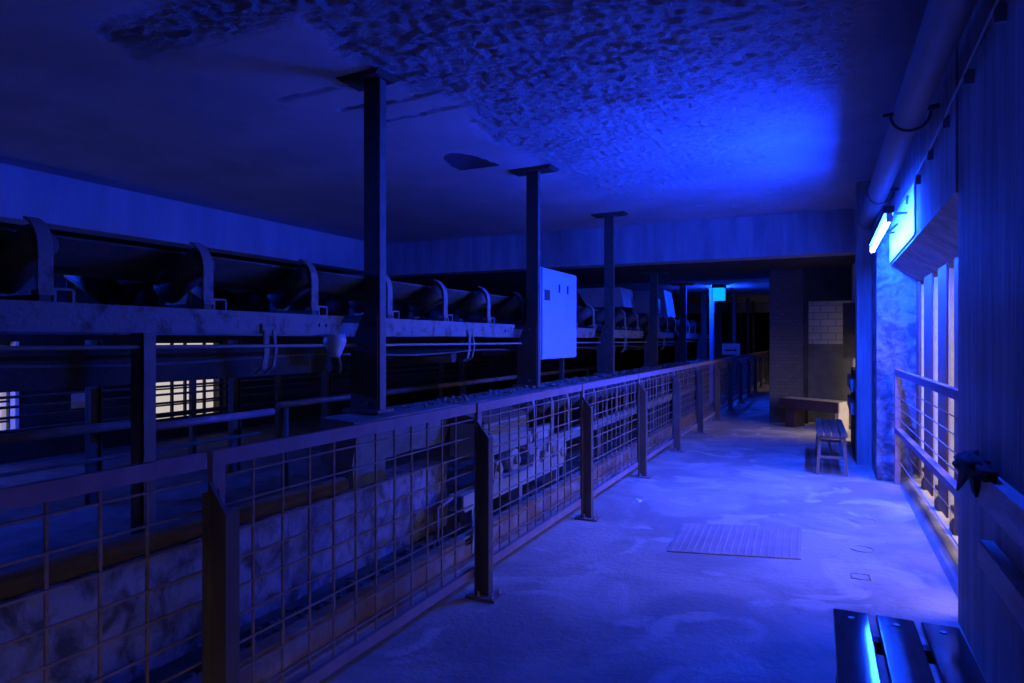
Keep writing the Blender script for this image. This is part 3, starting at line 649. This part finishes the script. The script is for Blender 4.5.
# knotted black cloth on the board end
kc = MB()
def lump(b, c, rx, ry, rz, seed, nu=18, nv=12):
    vs = []
    for j in range(nv + 1):
        for i in range(nu):
            t = 2 * math.pi * i / nu; p = math.pi * j / nv; d = Vector((math.sin(p) * math.cos(t), math.sin(p) * math.sin(t), math.cos(p)))
            k = 1 + .45 * noise.noise(d * 2.3 + Vector((seed, 0, 0))) + .2 * noise.noise(d * 6 + Vector((0, seed, 0)))
            vs.append((c[0] + d.x * rx * k, c[1] + d.y * ry * k, c[2] + d.z * rz * k))
    b.add(vs, [(j * nu + i, j * nu + (i + 1) % nu, (j + 1) * nu + (i + 1) % nu, (j + 1) * nu + i) for j in range(nv) for i in range(nu)], True)
lump(kc, (.585, 3.46, .965), .045, .2, .045, 1); lump(kc, (.59, 3.28, .955), .035, .16, .035, 5); lump(kc, (.58, 3.68, .925), .03, .12, .035, 9)
kc.hexa([(.565, 3.66, .82), (.575, 3.66, .82), (.575, 3.76, .78), (.565, 3.76, .78)], [(.555, 3.42, .95), (.59, 3.42, .95), (.59, 3.6, .93), (.555, 3.6, .93)])
kc.hexa([(.57, 3.34, .84), (.58, 3.34, .84), (.58, 3.42, .85), (.57, 3.42, .85)], [(.555, 3.30, .95), (.59, 3.30, .95), (.59, 3.44, .95), (.555, 3.44, .95)])
tag(kc.build('knotted_cloth', 'cloth'), 'black knotted cloth tied around the end of the upper backrest board', 'cloth')

# ------------------------------------------------------------------ floor plates and marks
def tread(label, q, nx, ny):
    b = MB()
    def at(u, v): 
        a = Vector(q[0]).lerp(Vector(q[1]), u); c = Vector(q[3]).lerp(Vector(q[2]), u); return a.lerp(c, v)
    z0, z1 = 0, .008
    b.hexa([(*p, z0) for p in q], [(*p, z1) for p in q])
    for i in range(nx):
        for j in range(ny):
            u = (i + .5) / nx; v = (j + .5) / ny; a = .2 / nx; c = .36 / ny
            if (i + j) % 2: a, c = .26 / nx, .22 / ny
            b.add([(*at(u - a, v), z1), (*at(u, v - c), z1), (*at(u + a, v), z1), (*at(u, v + c), z1), (*at(u, v), z1 + .005)], [(0, 1, 4), (1, 2, 4), (2, 3, 4), (3, 0, 4)])
    return tag(b.build('tread_plate', 'plate'), label, 'plate', 'tread plates let into the walkway')
tread('larger tread plate in the middle of the walkway floor', [(-1.01, 4.69), (-.148, 4.91), (-.166, 5.75), (-1.046, 5.46)], 18, 22)
tread('farther tread plate in the floor before the box bench', [(-1.18, 9.78), (-.33, 10.08), (-.35, 11.0), (-1.18, 10.62)], 18, 22)
def ringcap(label, x, y, r, sq=False):
    b = MB(); n = 4 if sq else 28
    pts = [(x + r * math.cos(2 * math.pi * i / n + (.8 if sq else 0)) * (1 + .06 * noise.noise((i, x, 0))), y + r * math.sin(2 * math.pi * i / n + (.8 if sq else 0)), .001) for i in range(n)]
    b.tube(pts + [pts[0]], .004 if not sq else .006, 5, False)
    b.tube([(x, y, -.004), (x, y, .002)], r * .8, n if not sq else 4)
    return tag(b.build('floor_cap', 'floor'), label, 'cover', 'small covers let into the floor')
ringcap('round cap let into the floor near the guard rail', .285, 6.2, .10)
ringcap('smaller round cap let into the floor near the guard rail', .24, 5.35, .075)
ringcap('square cap let into the floor near the guard rail', .205, 4.72, .075, True)
pp_ = MB(); pp_.hexa([(-1.60, 6.02, .002), (-1.55, 6.0, .002), (-1.53, 6.05, .002), (-1.59, 6.07, .002)], [(-1.59, 6.03, .022), (-1.56, 6.02, .014), (-1.545, 6.045, .02), (-1.58, 6.06, .025)])
tag(pp_.build('paper_scrap', 'paper'), 'crumpled white paper scrap on the floor by the railing', 'litter')

# ------------------------------------------------------------------ beyond: second handrail, far grille rail, sign, posts
hr = thing('pipe_handrail', 'pipe handrail on the far side of the upper conveyor', 'railing', (-4.6, 4.7, 0))
for (a, b_, z, m) in ((-2.5, 3.2, .885, 'flange'), (3.3, 4.55, .84, 'rail'), (4.62, 7.4, .89, 'flange'), (7.4, 14, .89, 'rust')):
    MB().tube([(-4.6, a, z), (-4.6, b_, z)], .033, 12).build('rail_tube', m, hr)
for y in (-1, 2.15, 4.72, 7.5, 10.5, 13.5): MB().tube([(-4.6, y, 0), (-4.6, y, .87)], .022, 10).build('post', 'flange', hr)
MB().tube([(-4.62, -2.5, .66), (-4.62, 4.4, .66)], .014, 8).build('knee_rail', 'flange', hr)
fr = thing('bar_railing', 'dark bar railing standing against the bright hall windows', 'railing', (-7, 4, 0))
for i, z in enumerate((1.06, .955, .86, .76, .62)): MB().tube([(-7, -2.5, z), (-7, 14, z)], .03 if i in (0, 4) else .014, 8).build('bar', 'steel', fr)
for y in (1.4, 3.45, 5.6, 7.0, 9.2, 11.4, 13.6): MB().box(-7.03, -6.97, y, y + .06, 0, 1.1).build('post', 'steel', fr)
tag(MB().box(-6.94, -6.93, 4.15, 4.44, .80, .95).build('hanging_sign', 'plank'), 'blank grey board hanging on the dark bar railing', 'sign')
for i, (y, lab) in enumerate(((3.77, 'dark steel stanchion left of the grid window'), (5.37, 'dark steel stanchion at the right edge of the grid window'), (6.9, 'steel stanchion beyond the grid window'), (10.6, 'steel stanchion seen just beyond the nearest column'), (13.4, 'steel stanchion seen below the cabinet'))):
    lab = lab.replace('left of', 'short of').replace('at the right edge of', 'just before the far edge of')
    tag(MB().box(-6.1, -6.02, y, y + .012, 0, 1.5).box(-6.1, -6.02, y + .1, y + .112, 0, 1.5).box(-6.066, -6.054, y, y + .1, 0, 1.5).build('stanchion', 'steel'), lab, 'post', 'steel stanchions in the dark hall')
sg = thing('arrow_sign', 'small pale sign with an arrow fixed above the far railing', 'sign', (-1.95, 15.9, 1.13))
MB().hexa([(-2.12, 15.7, 1.16), (-1.76, 15.9, 1.16), (-1.77, 15.92, 1.16), (-2.13, 15.72, 1.16)], [(-2.12, 15.7, 1.42), (-1.76, 15.9, 1.42), (-1.77, 15.92, 1.42), (-2.13, 15.72, 1.42)]).build('board', 'white', sg)
ar = MB(); P_ = lambda t, z: (-2.12 + .36 * t, 15.695 + .2 * t, z)
ar.add([P_(.14, 1.25), P_(.72, 1.25), P_(.72, 1.235), P_(.86, 1.265), P_(.72, 1.3), P_(.72, 1.28), P_(.14, 1.28)], [tuple(range(7))])
ar.build('arrow', 'black', sg); MB().box(-1.96, -1.93, 15.8, 15.83, 1.1, 1.2).build('bracket', 'steel', sg)
for i, (x, y, lab) in enumerate(((-2.55, 16.6, 'bright steel prop standing below the hanging box lamp'), (-2.3, 19.0, 'thin steel prop just past the arrow sign'), (-2.2, 21.5, 'far steel prop short of the cross beam'), (-2.2, 23.2, 'last steel prop under the far cross beam'))):
    tag(MB().box(x, x + .1, y, y + .012, .0, 2.785).box(x + .088, x + .1, y, y + .1, 0, 2.785).build('steel_prop', 'cabinet' if i == 0 else 'flange'), lab, 'post', 'steel props beyond the lower slab')  # first prop gets a paler material in place of lamplight on it

# ------------------------------------------------------------------ daylight, camera
W = bpy.data.worlds.new('overcast_sky'); S.world = W; W.use_nodes = True
nt = W.node_tree; bg = nt.nodes['Background']; bg.inputs[0].default_value = (1.0, .87, .83, 1)
# overcast sky, brightest high up on the open yard side
tc = nt.nodes.new('ShaderNodeTexCoord'); dp = nt.nodes.new('ShaderNodeVectorMath'); dp.operation = 'DOT_PRODUCT'
dp.inputs[1].default_value = Vector((.80, -.15, .58)).normalized(); nt.links.new(tc.outputs['Generated'], dp.inputs[0])
mr = nt.nodes.new('ShaderNodeMapRange'); mr.interpolation_type = 'SMOOTHSTEP'
mr.inputs['From Min'].default_value = .25; mr.inputs['From Max'].default_value = 1; mr.inputs['To Min'].default_value = .6; mr.inputs['To Max'].default_value = 4.2
nt.links.new(dp.outputs['Value'], mr.inputs['Value']); nt.links.new(mr.outputs[0], bg.inputs[1])

cam = bpy.data.cameras.new('camera'); co = bpy.data.objects.new('camera', cam); COL.objects.link(co); S.camera = co
co.location = (0, 0, 1.5); co.rotation_euler = (R(90), 0, math.atan(313 / 660))
cam.sensor_width = 36; cam.lens = 36 * 660 / 1024; cam.shift_y = -1.5 / 1024; cam.clip_start = .05; cam.clip_end = 200
S.view_settings.view_transform = 'Standard'; S.view_settings.look = 'None'; S.view_settings.gamma = 1; S.view_settings.exposure = 0
S.view_settings.use_curve_mapping = False
